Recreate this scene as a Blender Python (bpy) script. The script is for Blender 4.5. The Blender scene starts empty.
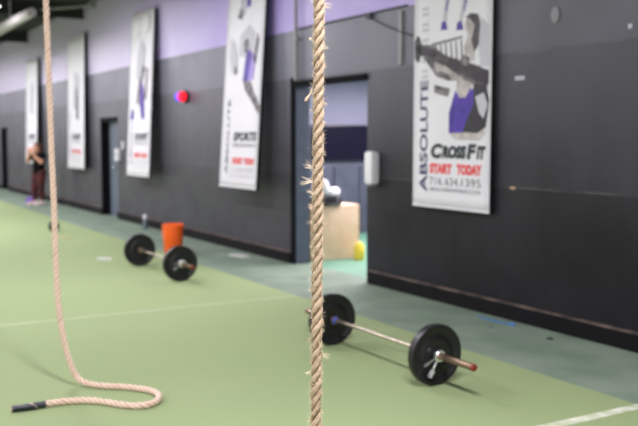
import bpy, bmesh, math, random
from mathutils import Vector, Matrix, noise
random.seed(7)
PI = math.pi
sc = bpy.context.scene
COL = sc.collection

# ------------------------------------------------------------------ helpers
def srgb(r, g, b):
    f = lambda c: (c/255)/12.92 if c/255 <= .04045 else ((c/255+.055)/1.055)**2.4
    return (f(r), f(g), f(b), 1)

def mat(name, col, rough=.6, metal=0., spec=.5, var=0., vscale=8., bump=0., bscale=60., col2=None, coat=0., emit=None, estr=0.):
    m = bpy.data.materials.new(name); m.use_nodes = True
    nt = m.node_tree; b = nt.nodes['Principled BSDF']
    b.inputs['Base Color'].default_value = col
    b.inputs['Roughness'].default_value = rough
    b.inputs['Metallic'].default_value = metal
    b.inputs['Specular IOR Level'].default_value = spec
    b.inputs['Coat Weight'].default_value = coat
    if emit:
        b.inputs['Emission Color'].default_value = emit
        b.inputs['Emission Strength'].default_value = estr
    tc = nt.nodes.new('ShaderNodeTexCoord')
    if var > 0 or col2:
        n = nt.nodes.new('ShaderNodeTexNoise'); n.inputs['Scale'].default_value = vscale
        n.inputs['Detail'].default_value = 5
        nt.links.new(tc.outputs['Object'], n.inputs['Vector'])
        mx = nt.nodes.new('ShaderNodeMix'); mx.data_type = 'RGBA'
        c2 = col2 or tuple(min(1, c*(1+var)) for c in col[:3])+(1,)
        c1 = col if col2 else tuple(c*(1-var) for c in col[:3])+(1,)
        mx.inputs[6].default_value = c1; mx.inputs[7].default_value = c2
        rmp = nt.nodes.new('ShaderNodeMapRange')
        rmp.inputs[1].default_value = .35; rmp.inputs[2].default_value = .65
        nt.links.new(n.outputs['Fac'], rmp.inputs[0])
        nt.links.new(rmp.outputs[0], mx.inputs[0])
        nt.links.new(mx.outputs[2], b.inputs['Base Color'])
    if bump > 0:
        n2 = nt.nodes.new('ShaderNodeTexNoise'); n2.inputs['Scale'].default_value = bscale
        n2.inputs['Detail'].default_value = 4
        nt.links.new(tc.outputs['Object'], n2.inputs['Vector'])
        bp = nt.nodes.new('ShaderNodeBump'); bp.inputs['Strength'].default_value = bump
        bp.inputs['Distance'].default_value = .01
        nt.links.new(n2.outputs['Fac'], bp.inputs['Height'])
        nt.links.new(bp.outputs[0], b.inputs['Normal'])
    return m

class MB:
    """collects geometry for ONE mesh object"""
    def __init__(s): s.bm = bmesh.new()
    def box(s, x0, x1, y0, y1, z0, z1, bev=0.):
        r = bmesh.ops.create_cube(s.bm, size=1)
        for v in r['verts']:
            v.co = Vector(((x0+x1)/2+v.co.x*(x1-x0), (y0+y1)/2+v.co.y*(y1-y0), (z0+z1)/2+v.co.z*(z1-z0)))
        if bev > 0:
            es = {e for v in r['verts'] for e in v.link_edges}
            bmesh.ops.bevel(s.bm, geom=list(es), offset=bev, segments=2, affect='EDGES', profile=.6)
        return s
    def lathe(s, prof, n=32, M=None, cap=True):
        """prof: (radius, height) list, axis z"""
        M = M or Matrix.Identity(4); rings = []
        for r, h in prof:
            rings.append([s.bm.verts.new(M @ Vector((r*math.cos(2*PI*i/n), r*math.sin(2*PI*i/n), h))) for i in range(n)])
        for a, b in zip(rings, rings[1:]):
            for i in range(n):
                s.bm.faces.new((a[i], a[(i+1) % n], b[(i+1) % n], b[i]))
        if cap:
            if prof[0][0] > 1e-5: s.bm.faces.new(rings[0][::-1])
            if prof[-1][0] > 1e-5: s.bm.faces.new(rings[-1])
        return s
    def tube(s, pts, rad, n=10, cap=True):
        pts = [Vector(p) for p in pts]; rings = []
        rr = rad if isinstance(rad, (list, tuple)) else [rad]*len(pts)
        T0 = (pts[1]-pts[0]).normalized()
        N = T0.orthogonal().normalized()
        for i, p in enumerate(pts):
            T = (pts[min(i+1, len(pts)-1)]-pts[max(i-1, 0)]).normalized()
            N = (N-T*N.dot(T)).normalized(); B = T.cross(N)
            rings.append([s.bm.verts.new(p+(N*math.cos(2*PI*k/n)+B*math.sin(2*PI*k/n))*rr[i]) for k in range(n)])
        for a, b in zip(rings, rings[1:]):
            for k in range(n):
                s.bm.faces.new((a[k], a[(k+1) % n], b[(k+1) % n], b[k]))
        if cap:
            s.bm.faces.new(rings[0][::-1]); s.bm.faces.new(rings[-1])
        return s
    def ball(s, c, r, n=16, M=None):
        q = bmesh.ops.create_uvsphere(s.bm, u_segments=n, v_segments=max(6, n//2), radius=1)
        rv = Vector(r) if isinstance(r, (list, tuple)) else Vector((r, r, r))
        for v in q['verts']:
            p = Vector((v.co.x*rv.x, v.co.y*rv.y, v.co.z*rv.z))
            if M: p = M @ p
            v.co = Vector(c)+p
        return s
    def poly(s, pts):
        s.bm.faces.new([s.bm.verts.new(p) for p in pts]); return s
    def build(s, name, m, parent=None, smooth=True, loc=None, nrm=True):
        me = bpy.data.meshes.new(name)
        if nrm: bmesh.ops.recalc_face_normals(s.bm, faces=s.bm.faces[:])
        if smooth:
            for f in s.bm.faces: f.smooth = True
            for e in s.bm.edges:
                if len(e.link_faces) == 2 and e.calc_face_angle(0) > .7: e.smooth = False
        s.bm.to_mesh(me); s.bm.free()
        o = bpy.data.objects.new(name, me); COL.objects.link(o)
        if m: me.materials.append(m)
        if parent: o.parent = parent
        if loc: o.location = loc
        return o

def tag(o, label=None, cat=None, group=None, kind=None):
    if label: o['label'] = label
    if cat: o['category'] = cat
    if group: o['group'] = group
    if kind: o['kind'] = kind
    return o
def thing(name, label, cat, loc=(0, 0, 0), rz=0, group=None):
    o = bpy.data.objects.new(name, None); COL.objects.link(o)
    o.empty_display_size = .2
    o.location = loc; o.rotation_euler = (0, 0, rz)
    return tag(o, label, cat, group)
def copy_tree(o, parent=None):
    c = o.copy(); COL.objects.link(c)
    if parent: c.parent = parent
    for ch in [k for k in bpy.data.objects if k.parent == o]: copy_tree(ch, c)
    return c

RX = Matrix.Rotation(PI/2, 4, 'Y')      # lathe axis z -> x

# ------------------------------------------------------------------ camera
CAMH, CAMD = 1.8, 6.0
yaw, pitch = math.radians(30.2), math.radians(4.9)
fwd = Vector((-math.cos(yaw)*math.cos(pitch), math.sin(yaw)*math.cos(pitch), -math.sin(pitch)))
cd = bpy.data.cameras.new('camera'); cam = bpy.data.objects.new('camera', cd); COL.objects.link(cam)
cam.location = (0, -CAMD, CAMH)
cam.rotation_euler = fwd.to_track_quat('-Z', 'Y').to_euler()
cd.lens = 50; cd.sensor_width = 36; cd.clip_start = .05; cd.clip_end = 300
cd.dof.use_dof = True; cd.dof.focus_distance = 3.2; cd.dof.aperture_fstop = 2.5
sc.camera = cam
sc.view_settings.view_transform = 'Standard'
sc.view_settings.look = 'None'
sc.view_settings.exposure = 0

# ------------------------------------------------------------------ materials
def wall_material():
    m = bpy.data.materials.new('painted_plywood_wall'); m.use_nodes = True
    nt = m.node_tree; N = nt.nodes; L = nt.links; b = N['Principled BSDF']
    tc = N.new('ShaderNodeTexCoord'); sep = N.new('ShaderNodeSeparateXYZ'); L.new(tc.outputs['Object'], sep.inputs[0])
    def noise_(scale, detail=5, rough=.6, stretch=None):
        n = N.new('ShaderNodeTexNoise'); n.inputs['Scale'].default_value = scale
        n.inputs['Detail'].default_value = detail; n.inputs['Roughness'].default_value = rough
        if stretch:
            mp = N.new('ShaderNodeMapping'); mp.inputs['Scale'].default_value = stretch
            L.new(tc.outputs['Object'], mp.inputs[0]); L.new(mp.outputs[0], n.inputs['Vector'])
        else: L.new(tc.outputs['Object'], n.inputs['Vector'])
        return n.outputs['Fac']
    def math_(op, a, b_=None, c=None):
        n = N.new('ShaderNodeMath'); n.operation = op
        for i, v in enumerate((a, b_, c)):
            if v is None: continue
            if isinstance(v, (int, float)): n.inputs[i].default_value = v
            else: L.new(v, n.inputs[i])
        return n.outputs[0]
    def rng(v, a, b_, c=0., d=1.):
        n = N.new('ShaderNodeMapRange'); L.new(v, n.inputs[0])
        for i, q in enumerate((a, b_, c, d)): n.inputs[i+1].default_value = q
        return n.outputs[0]
    def mix(f, a, b_):
        n = N.new('ShaderNodeMix'); n.data_type = 'RGBA'; L.new(f, n.inputs[0])
        for i, v in ((6, a), (7, b_)):
            if isinstance(v, tuple): n.inputs[i].default_value = v
            else: L.new(v, n.inputs[i])
        return n.outputs[2]
    black = mix(rng(noise_(1.1, 6, .65), .35, .65), srgb(36, 35, 41), srgb(50, 49, 57))
    streak = rng(noise_(1.6, 4, .6, (1.5, 1, .25)), .45, .7)
    black = mix(math_('MULTIPLY', streak, .45), black, srgb(28, 27, 32))
    scuff = rng(noise_(9, 4, .7, (1, 1, 2.5)), .68, .75)
    low = rng(sep.outputs[2], .2, 1.4, 1., 0.)
    black = mix(math_('MULTIPLY', math_('MULTIPLY', scuff, low), .35), black, srgb(110, 96, 86))
    # plywood sheet joints
    def line(z, w):
        return rng(math_('ABSOLUTE', math_('SUBTRACT', sep.outputs[2], z)), w, w*1.6, 1., 0.)
    seam = math_('MAXIMUM', line(1.31, .006), line(2.61, .007))
    fx = math_('ABSOLUTE', math_('SUBTRACT', math_('FRACT', math_('DIVIDE', math_('ADD', sep.outputs[0], 50.1), 2.44)), .5))
    vs = rng(fx, .0015, .003, 1., 0.)
    vs = math_('MULTIPLY', vs, rng(sep.outputs[2], 3.2, 3.22, 1., 0.))
    seamn = rng(noise_(2.3, 4), .4, .6)
    black = mix(math_('MULTIPLY', seam, math_('ADD', math_('MULTIPLY', seamn, .4), .0)), black, srgb(120, 112, 108))
    black = mix(math_('MULTIPLY', vs, .25), black, srgb(24, 24, 26))
    black = mix(rng(sep.outputs[0], -11.5, -8.5, .75, 0.), black, srgb(80, 79, 86))  # haze painted in: wall grey lightens toward the far left
    upper_sheen = math_('MULTIPLY_ADD', rng(sep.outputs[2], 2.605, 2.615), .45, math_('MULTIPLY', rng(sep.outputs[2], 1.6, 3.1), .55)); lower_shade = rng(sep.outputs[2], 1.305, 1.315, 1., 0.)  # height masks for sheen and shade painted into the wall colour
    black = mix(math_('MULTIPLY', upper_sheen, rng(noise_(.5, 4), .3, .7, .6, .95)), black, mix(rng(sep.outputs[0], -9., -6., 0., 1.), srgb(128, 128, 142), srgb(84, 84, 94)))  # painted sheen: upper wall lightened, most at the left
    lower_shade = math_('MULTIPLY', lower_shade, rng(sep.outputs[0], -10.5, -8.5, .35, 1.))
    black = mix(math_('MULTIPLY', lower_shade, rng(noise_(.7, 4), .3, .7, .35, .8)), black, srgb(10, 10, 12))  # painted shade: lower wall darkened, most at the right
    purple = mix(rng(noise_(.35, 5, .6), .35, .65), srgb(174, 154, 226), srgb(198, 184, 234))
    purple = mix(rng(sep.outputs[0], -19., -13.0, .8, 0.), purple, srgb(216, 208, 230))  # lavender paled toward the left, haze and glare put into the colour
    up = rng(sep.outputs[2], 3.275, 3.285)
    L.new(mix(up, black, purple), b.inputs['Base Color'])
    L.new(rng(sep.outputs[2], .9, 2.0, .22, .5), b.inputs['Specular IOR Level'])
    L.new(rng(noise_(2.0, 5), .3, .7, .34, .5), b.inputs['Roughness'])
    b.inputs['Specular IOR Level'].default_value = .45
    bp = N.new('ShaderNodeBump'); bp.inputs['Strength'].default_value = .35; bp.inputs['Distance'].default_value = .006
    h = math_('SUBTRACT', noise_(45, 5, .6), math_('MULTIPLY', math_('MAXIMUM', seam, vs), 1.2))
    L.new(h, bp.inputs['Height']); L.new(bp.outputs[0], b.inputs['Normal'])
    return m

def turf_material():
    m = bpy.data.materials.new('green_turf'); m.use_nodes = True
    nt = m.node_tree; N = nt.nodes; L = nt.links; b = N['Principled BSDF']
    tc = N.new('ShaderNodeTexCoord')
    def noi(s, d=5):
        n = N.new('ShaderNodeTexNoise'); n.inputs['Scale'].default_value = s; n.inputs['Detail'].default_value = d
        L.new(tc.outputs['Object'], n.inputs['Vector']); return n.outputs['Fac']
    def ramp(f, a, b_, c0, c1):
        r = N.new('ShaderNodeMapRange'); L.new(f, r.inputs[0]); r.inputs[1].default_value = a; r.inputs[2].default_value = b_
        x = N.new('ShaderNodeMix'); x.data_type = 'RGBA'; L.new(r.outputs[0], x.inputs[0])
        for i, v in ((6, c0), (7, c1)):
            if isinstance(v, tuple): x.inputs[i].default_value = v
            else: L.new(v, x.inputs[i])
        return x.outputs[2]
    base = ramp(noi(.45, 4), .35, .65, srgb(147, 166, 121), srgb(154, 171, 126))
    fine = ramp(noi(160, 3), .3, .7, srgb(132, 150, 104), base)
    L.new(fine, b.inputs['Base Color'])
    b.inputs['Roughness'].default_value = .85; b.inputs['Specular IOR Level'].default_value = .25
    b.inputs['Sheen Weight'].default_value = .2; b.inputs['Sheen Roughness'].default_value = .5
    b.inputs['Sheen Tint'].default_value = srgb(215, 222, 160)
    bp = N.new('ShaderNodeBump'); bp.inputs['Strength'].default_value = .5; bp.inputs['Distance'].default_value = .01
    L.new(noi(220, 3), bp.inputs['Height']); L.new(bp.outputs[0], b.inputs['Normal'])
    return m

def rope_material(name, dark, midc, light):
    m = bpy.data.materials.new(name); m.use_nodes = True
    nt = m.node_tree; N = nt.nodes; L = nt.links; b = N['Principled BSDF']
    at = N.new('ShaderNodeAttribute'); at.attribute_name = 'crease_ao'  # occlusion between strands, painted into the rope colour
    tc = N.new('ShaderNodeTexCoord')
    n = N.new('ShaderNodeTexNoise'); n.inputs['Scale'].default_value = 200; n.inputs['Detail'].default_value = 4
    L.new(tc.outputs['Object'], n.inputs['Vector'])
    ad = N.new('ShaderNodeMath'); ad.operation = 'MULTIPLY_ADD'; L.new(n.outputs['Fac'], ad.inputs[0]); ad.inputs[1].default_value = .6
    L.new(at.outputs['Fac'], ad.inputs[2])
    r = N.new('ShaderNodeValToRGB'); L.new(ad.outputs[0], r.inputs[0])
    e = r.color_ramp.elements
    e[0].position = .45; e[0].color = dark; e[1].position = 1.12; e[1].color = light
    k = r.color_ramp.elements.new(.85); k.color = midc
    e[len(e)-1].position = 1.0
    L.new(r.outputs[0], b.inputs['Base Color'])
    b.inputs['Roughness'].default_value = .75; b.inputs['Specular IOR Level'].default_value = .3
    b.inputs['Sheen Weight'].default_value = .3
    return m

M = {}
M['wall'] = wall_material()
M['turf'] = turf_material()
M['rubber'] = mat('rubber_strip', srgb(114, 132, 114), .65, spec=.25, col2=srgb(132, 148, 130), vscale=2.2, bump=.3, bscale=120)
M['mint'] = mat('mint_floor', srgb(100, 148, 124), .5, var=.08, vscale=3)
M['line'] = mat('worn_white_line', srgb(176, 186, 150), .8, col2=srgb(220, 222, 206), vscale=9)
M['line2'] = mat('faint_white_line', srgb(156, 170, 128), .8, col2=srgb(166, 178, 138), vscale=6)
M['ceil'] = mat('dark_ceiling', srgb(48, 49, 47), .85, var=.3, vscale=.8)
M['truss'] = mat('pale_conduit', srgb(150, 150, 150), .5, var=.1)
M['blackpaint'] = mat('black_paint', srgb(18, 17, 19), .6, spec=.3, var=.3, vscale=6, bump=.2)
M['plinth'] = mat('scuffed_black_plinth', srgb(14, 13, 15), .7, spec=.15, col2=srgb(20, 18, 20), vscale=6)
M['woodedge'] = mat('chipped_wood_edge', srgb(40, 36, 36), .6, col2=srgb(118, 100, 90), vscale=5)
M['darkframe'] = mat('dark_frame', srgb(14, 14, 18), .8, spec=.1)
M['jamb'] = mat('grey_blue_jamb', srgb(86, 94, 108), .5, var=.1)
M['doorblue'] = mat('grey_blue_door', srgb(84, 94, 110), .45, var=.1)
M['doordark'] = mat('dark_door', srgb(38, 38, 44), .5, var=.15)
M['roomwall'] = mat('back_room_wall', srgb(126, 128, 146), .7, var=.06, vscale=1.5)
M['roomlow'] = mat('back_room_panel', srgb(70, 74, 88), .6, var=.15, vscale=4)
M['screen'] = mat('tv_screen', srgb(8, 8, 26), .3, spec=.25, col2=srgb(12, 9, 30), vscale=1.5)
M['tvbez'] = mat('tv_bezel', srgb(14, 14, 24), .3)
M['ply'] = mat('birch_plywood', srgb(228, 192, 156), .55, col2=srgb(238, 208, 178), vscale=5)
M['plyedge'] = mat('ply_edge', srgb(196, 160, 116), .6)
M['yellow'] = mat('yellow_plastic', srgb(244, 212, 70), .4)
M['white'] = mat('white_plastic', srgb(226, 226, 228), .4)
M['offwhite'] = mat('white_cloth', srgb(244, 242, 244), .8, bump=.3, bscale=14)
M['paper'] = mat('white_paper', srgb(196, 198, 190), .7)
M['steel'] = mat('brushed_steel', srgb(190, 184, 176), .32, metal=1, var=.12, vscale=30)
M['shaft'] = mat('worn_bar_steel', srgb(196, 184, 168), .35, metal=.9, var=.15, vscale=25)
M['sleeve'] = mat('worn_sleeve_steel', srgb(150, 128, 108), .38, metal=.85, var=.25, vscale=18)
M['chrome'] = mat('bright_chrome', srgb(232, 234, 236), .18, metal=.9)
M['redcap'] = mat('red_end_cap', srgb(124, 42, 30), .4)
M['bluering'] = mat('blue_band', srgb(60, 90, 190), .4)
M['bumper'] = mat('black_bumper_rubber', srgb(20, 20, 22), .42, spec=.5, var=.2, vscale=20)
M['orange'] = mat('orange_plastic', srgb(255, 104, 24), .4, spec=.5)
M['black'] = mat('black_plastic', srgb(18, 18, 20), .4)
M['banner'] = mat('white_vinyl', srgb(222, 221, 226), .45, var=.03, vscale=2)
M['navy'] = mat('navy_print', srgb(40, 38, 88), .5)
M['inkdark'] = mat('dark_green_print', srgb(32, 42, 46), .5)
M['inkred'] = mat('red_print', srgb(228, 58, 62), .5)
M['inkslate'] = mat('slate_print', srgb(58, 62, 74), .5)
M['inkpink'] = mat('soft_red_print', srgb(232, 92, 96), .5)
M['inkgrey'] = mat('grey_print', srgb(120, 120, 124), .5)
M['inkpale'] = mat('pale_grey_print', srgb(186, 186, 194), .5)
M['fig_dark'] = mat('charcoal_print', srgb(6, 6, 10), .5, col2=srgb(74, 66, 70), vscale=9)
M['fig_mid'] = mat('grey_photo_print', srgb(140, 132, 134), .5, col2=srgb(22, 20, 26), vscale=11)
M['fig_skin'] = mat('pale_photo_print', srgb(196, 188, 184), .5, col2=srgb(150, 142, 140), vscale=6)
M['fig_purple'] = mat('purple_print', srgb(54, 26, 136), .5, col2=srgb(78, 50, 168), vscale=7)
M['shorts'] = mat('near_black_print', srgb(18, 14, 24), .5, col2=srgb(40, 34, 44), vscale=6)
M['fig_lilac'] = mat('lilac_print', srgb(160, 140, 212), .5)
M['hood'] = mat('olive_photo_print', srgb(150, 148, 136), .5)
M['skin'] = mat('skin', srgb(226, 168, 140), .5, spec=.3)
M['hair'] = mat('brown_hair', srgb(88, 56, 36), .6, var=.3, vscale=60)
M['shirt'] = mat('black_shirt', srgb(10, 10, 14), .95, spec=.15)
M['leggings'] = mat('dark_red_leggings', srgb(92, 18, 18), .75, col2=srgb(34, 10, 22), vscale=9)
M['shoe'] = mat('white_shoe', srgb(226, 204, 200), .6)
M['purplebag'] = mat('purple_bag', srgb(112, 72, 176), .6)
M['redlens'] = mat('red_lens', srgb(240, 30, 50), .2, emit=srgb(255, 30, 50), estr=1.1)
M['bluelens'] = mat('blue_lens', srgb(80, 70, 255), .2, emit=srgb(80, 80, 255), estr=1.1)
M['lamp'] = mat('lamp_diffuser', srgb(255, 255, 250), .5, emit=(1, 1, .96, 1), estr=14)
M['bluetape'] = mat('blue_tape', srgb(84, 126, 156), .6)
M['bluebin'] = mat('blue_plastic', srgb(104, 138, 186), .5)
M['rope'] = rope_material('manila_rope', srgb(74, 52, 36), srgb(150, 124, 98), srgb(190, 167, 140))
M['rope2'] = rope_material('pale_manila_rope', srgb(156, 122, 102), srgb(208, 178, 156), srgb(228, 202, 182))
M['fiber'] = mat('manila_fiber', srgb(236, 216, 186), .7, var=.1)
M['tape'] = mat('black_heat_shrink', srgb(30, 34, 42), .35)

# ------------------------------------------------------------------ the setting
f = MB(); f.poly([(-48, -16, 0), (7, -16, 0), (7, -1.2, 0), (-48, -1.2, 0)])
floor_o = tag(f.build('floor', M['turf']), kind='structure')
MB().box(-8.79, -8.715, -16, -1.2, 0, .002).build('line_marking', M['line2'], floor_o)
MB().box(-3.985, -3.90, -16, -1.2, 0, .002).build('line_marking', M['line'], floor_o)
f = MB(); f.poly([(-48, -1.2, 0), (7, -1.2, 0), (7, 0.18, 0), (-48, 0.18, 0)])
tag(f.build('floor', M['rubber']), kind='structure')
f = MB(); f.poly([(-14.1, .18, 0), (-8, .18, 0), (-8, 5, 0), (-14.1, 5, 0)])
tag(f.build('floor', M['mint']), kind='structure')

# long side wall with openings
OP = [(-32.1, -31.15, 2.12), (-20.3, -19.1, 2.24), (-10.96, -9.13, 2.53)]
w = MB(); x = -48
for a, b_, h in OP:
    w.box(x, a, 0, .2, 0, 6); w.box(a, b_, 0, .2, h, 6); x = b_
w.box(x, 7, 0, .2, 0, 6)
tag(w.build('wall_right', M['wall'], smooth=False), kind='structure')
# far end wall and ceiling
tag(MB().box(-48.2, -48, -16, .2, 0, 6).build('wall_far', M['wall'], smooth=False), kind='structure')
tag(MB().box(-48, 7, -16, 0.0, 4.95, 5.1).build('ceiling', M['ceil'], smooth=False), kind='structure')
# back room
tag(MB().box(-14.2, -14.0, .2, 5, 0, 3).build('wall_back_room_end', M['roomwall'], smooth=False), kind='structure')
tag(MB().box(-14.0, -8, 4.8, 5, 0, 3).build('wall_back_room_side', M['roomwall'], smooth=False), kind='structure')
tag(MB().box(-8, -7.9, .2, 5, 0, 3).build('wall_back_room_near', M['roomwall'], smooth=False), kind='structure')
tag(MB().box(-14.2, -7.9, .2, 5, 3, 3.1).build('ceiling', M['roomwall'], smooth=False), kind='structure')
g = MB()
for i in range(16):
    y0 = .2+i*.28; g.box(-13.99, -13.93-.02*(i % 2), y0, y0+.27, 0, 1.28, .01)
tag(g.build('trim_1', M['roomlow'], smooth=False), kind='structure')
# plinth
segs = [(-48, -32.1), (-31.15, -20.3), (-19.1, -11.06), (-9.06, 7)]
for i, (a, b_) in enumerate(segs):
    p = tag(MB().box(a, b_, -.045, 0, 0, .155, .006).build('baseboard_right', M['plinth'], smooth=False), kind='structure')
    MB().box(a, b_, -.05, 0, .155, .170).build('top_edge', M['woodedge'], p, smooth=False)
# door openings
t = tag(MB().box(-11.06, -10.96, -.03, .0, 0, 2.63).box(-10.96, -9.13, -.03, .0, 2.50, 2.575).box(-10.97, -9.12, 0, .2, 2.51, 2.53)
        .build('trim_2', M['darkframe'], smooth=False), kind='structure')
t = tag(MB().box(-10.975, -10.94, .0, .21, 0, 2.51).build('trim_3', M['jamb'], smooth=False), kind='structure')
d = tag(MB().box(-20.3, -20.2, -.03, .14, 0, 2.24).box(-20.2, -19.1, -.03, .14, 2.14, 2.24).box(-20.2, -20.0, .1, .14, 0, 2.14).build('door_1', M['darkframe'], smooth=False), kind='structure')
sl = MB().box(-20.0, -19.12, .1, .15, .0, 2.14).build('door_panel', M['doorblue'], d, smooth=False)
MB().lathe([(0, 0), (.028, 0), (.028, .03), (.05, .05), (.05, .08), (0, .1)], 14, Matrix.Translation((-19.55, .1, 1.12)) @ Matrix.Rotation(PI/2, 4, 'X')).build('door_knob', M['chrome'], sl)
d = tag(MB().box(-32.1, -32.0, -.03, .14, 0, 2.12).box(-32.0, -31.15, -.03, .14, 2.04, 2.12).build('door_2', M['darkframe'], smooth=False), kind='structure')
MB().box(-32.0, -31.15, .1, .15, 0, 2.04).build('door_panel', M['doordark'], d, smooth=False)
# conduit along the edge of the lavender paint
tag(MB().tube([(-10.95, -.02, 3.285), (-8.3, -.02, 3.285)], .010, 8).box(-9.11, -9.01, -.05, 0, 3.22, 3.29, .005).build('wall_conduit', mat('dark_grey_conduit', srgb(72, 72, 78), .6)),
    'thin dark conduit with a junction box along the purple paint line', 'conduit')
p = thing('vertical_pipe', 'grey vertical pipe running down to the left top corner of the wide doorway', 'pipe', (-10.84, -.06, 2.58))
MB().tube([(0, 0, 0), (0, 0, 2.4)], .024, 12).build('tube', M['truss'], p)
MB().tube([(0, 0, 0), (0, 0, .6)], .032, 12).box(-.05, .05, -.02, .06, .55, .59, .004).build('coupling', M['truss'], p)
tag(MB().box(-8.45, -8.39, -.03, 0, 2.63, 3.24, .004).build('wall_batten', mat('pale_batten', srgb(150, 146, 150), .5)), 'short pale vertical strip fixed on the dark wall left of the largest banner', 'batten')
cab = []
for i in range(13):
    q = i/12; cab.append((-9.03+1.0*q, -.03, 3.22-.33*q-.02*math.sin(PI*q)))
tag(MB().tube(cab, .008, 6).build('hanging_cable', mat('grey_cable', srgb(66, 66, 72), .6)), 'thin grey cable sagging from the junction box to behind the largest banner', 'cable')
# ceiling fittings in view
tag(MB().tube([(-24.2, -3.2, 4.72), (-20.4, 2.0-2.1, 4.80)], .03, 8).box(-24.25, -24.15, -3.25, -3.15, 4.7, 4.95).box(-20.5, -20.4, -.15, -.05, 4.76, 4.95).build('ceiling_conduit', M['truss']),
    'pale straight pipe hung under the dark ceiling', 'pipe')
beams = []
for i in range(7):
    X = -46+i*6.1
    b_ = MB().box(X, X+.14, -15.9, -.02, 4.62, 4.66).box(X+.06, X+.08, -15.9, -.02, 4.66, 4.92).box(X, X+.14, -15.9, -.02, 4.91, 4.948)
    tag(b_.build('ceiling_beam', M['ceil'], smooth=False), 'dark steel beam crossing under the ceiling above the turf', 'beam', 'ceiling beams')
dk = MB().tube([(-29.0, -1.80, 4.38), (-19.3, -1.72, 4.40)], [.2, .10], 18); dk.box(-21.4, -21.37, -1.76, -1.73, 4.5, 4.95).box(-26.4, -26.37, -1.79, -1.76, 4.5, 4.95)
tag(dk.build('air_duct', mat('pale_duct', srgb(188, 183, 184), .95, spec=.05, var=.05), smooth=True), 'pale round duct under the ceiling near the far end', 'duct')
s = thing('hanging_monitor', 'small dark monitor hung high up near the far end of the wall', 'monitor', (-34.0, -.35, 4.0))
MB().box(-.3, .3, -.04, .04, 0, .5, .02).build('screen_case', M['tvbez'], s)
MB().tube([(0, .02, .48), (0, .02, .94)], .025, 8).build('bracket', M['darkframe'], s)

# ------------------------------------------------------------------ lamps
def bay(x, y, first=[None]):
    if first[0] is None:
        t = thing('bay_light', 'bright round high bay lamp under the ceiling', 'lamp', (x, y, 4.60), group='high bay lamps')
        MB().lathe([(.06, .28), (.09, .2), (.24, .06), (.26, 0), (.245, 0), (.22, .05), (.08, .18)], 28).build('reflector', M['truss'], t)
        MB().lathe([(0, -.005), (.21, -.005), (.21, .03), (0, .03)], 24).build('diffuser', M['lamp'], t)
        MB().tube([(0, 0, .26), (0, 0, .345)], .02, 8).build('hanger', M['darkframe'], t)
        first[0] = t
    else:
        t = copy_tree(first[0]); t.location = (x, y, 4.60)
    return t
bay(-20.25, -2.36).scale = (.8, .8, 1)
def area(x, y, z, sx, sy, pw, col=(1, 1, 1), rot=(0, 0, 0)):
    l = bpy.data.lights.new('lamp', 'AREA'); l.shape = 'RECTANGLE'; l.size = sx; l.size_y = sy; l.energy = pw; l.color = col
    l.color = (col[0], col[1]*.955, col[2]*1.02)
    o = bpy.data.objects.new('lamp', l); COL.objects.link(o); o.location = (x, y, z); o.rotation_euler = rot
    return o
for x, e1, e2 in ((-42, 300, 300), (-34, 320, 300), (-26, 320, 280), (-18, 290, 250), (-10, 210, 250), (-2, 430, 320)):
    area(x, -4.2, 4.55, 3.2, .5, e1)
    area(x+3, -9.5, 4.55, 3.2, .5, e2)
for x in (-36, -30, -25, -20.5, -16, -12.5):
    area(x, -2.7, 4.55, .8, .5, 60, (.96, .96, 1))  # added unseen wall-wash lights, standing in for the pale haze at left
area(-46.5, -8, 2.6, 13, 4.2, 330, (.97, .98, 1), (0, -PI/2, 0))    # added fill light at the unseen far end, for pale sheen and haze
area(-11.2, 2.6, 2.9, 3, 3, 430, (1, .96, .98))
w = bpy.data.worlds.new('world'); sc.world = w; w.use_nodes = True
w.node_tree.nodes['Background'].inputs[0].default_value = (.95, .92, 1, 1)
w.node_tree.nodes['Background'].inputs[1].default_value = .9

# ------------------------------------------------------------------ banners
def text_mesh(name, body, size, m, parent, s0, t0, wtarget=None, rot=0., shear=0., bold=0., spacing=1.):
    """lettering lying flat in the banner's own s,t plane (local x, z)"""
    cu = bpy.data.curves.new('txt', 'FONT'); cu.body = body; cu.size = size; cu.shear = shear; cu.offset = bold; cu.space_character = spacing
    cu.resolution_u = 3
    o = bpy.data.objects.new('txt', cu); COL.objects.link(o)
    dg = bpy.context.evaluated_depsgraph_get()
    me = bpy.data.meshes.new_from_object(o.evaluated_get(dg))
    bpy.data.objects.remove(o)
    xs = [v.co.x for v in me.vertices]; ys = [v.co.y for v in me.vertices]
    x0, x1, y0 = min(xs), max(xs), min(ys)
    k = (wtarget/(x1-x0)) if wtarget else 1
    for v in me.vertices:
        a = (v.co.x-x0)*k; b_ = v.co.y
        if rot: a, b_ = -b_, a
        v.co = Vector((s0+a, -.006, t0+b_))
    me.materials.clear(); me.materials.append(m); me.name = name
    r = bpy.data.objects.new(name, me); COL.objects.link(r); r.parent = parent
    return r

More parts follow.
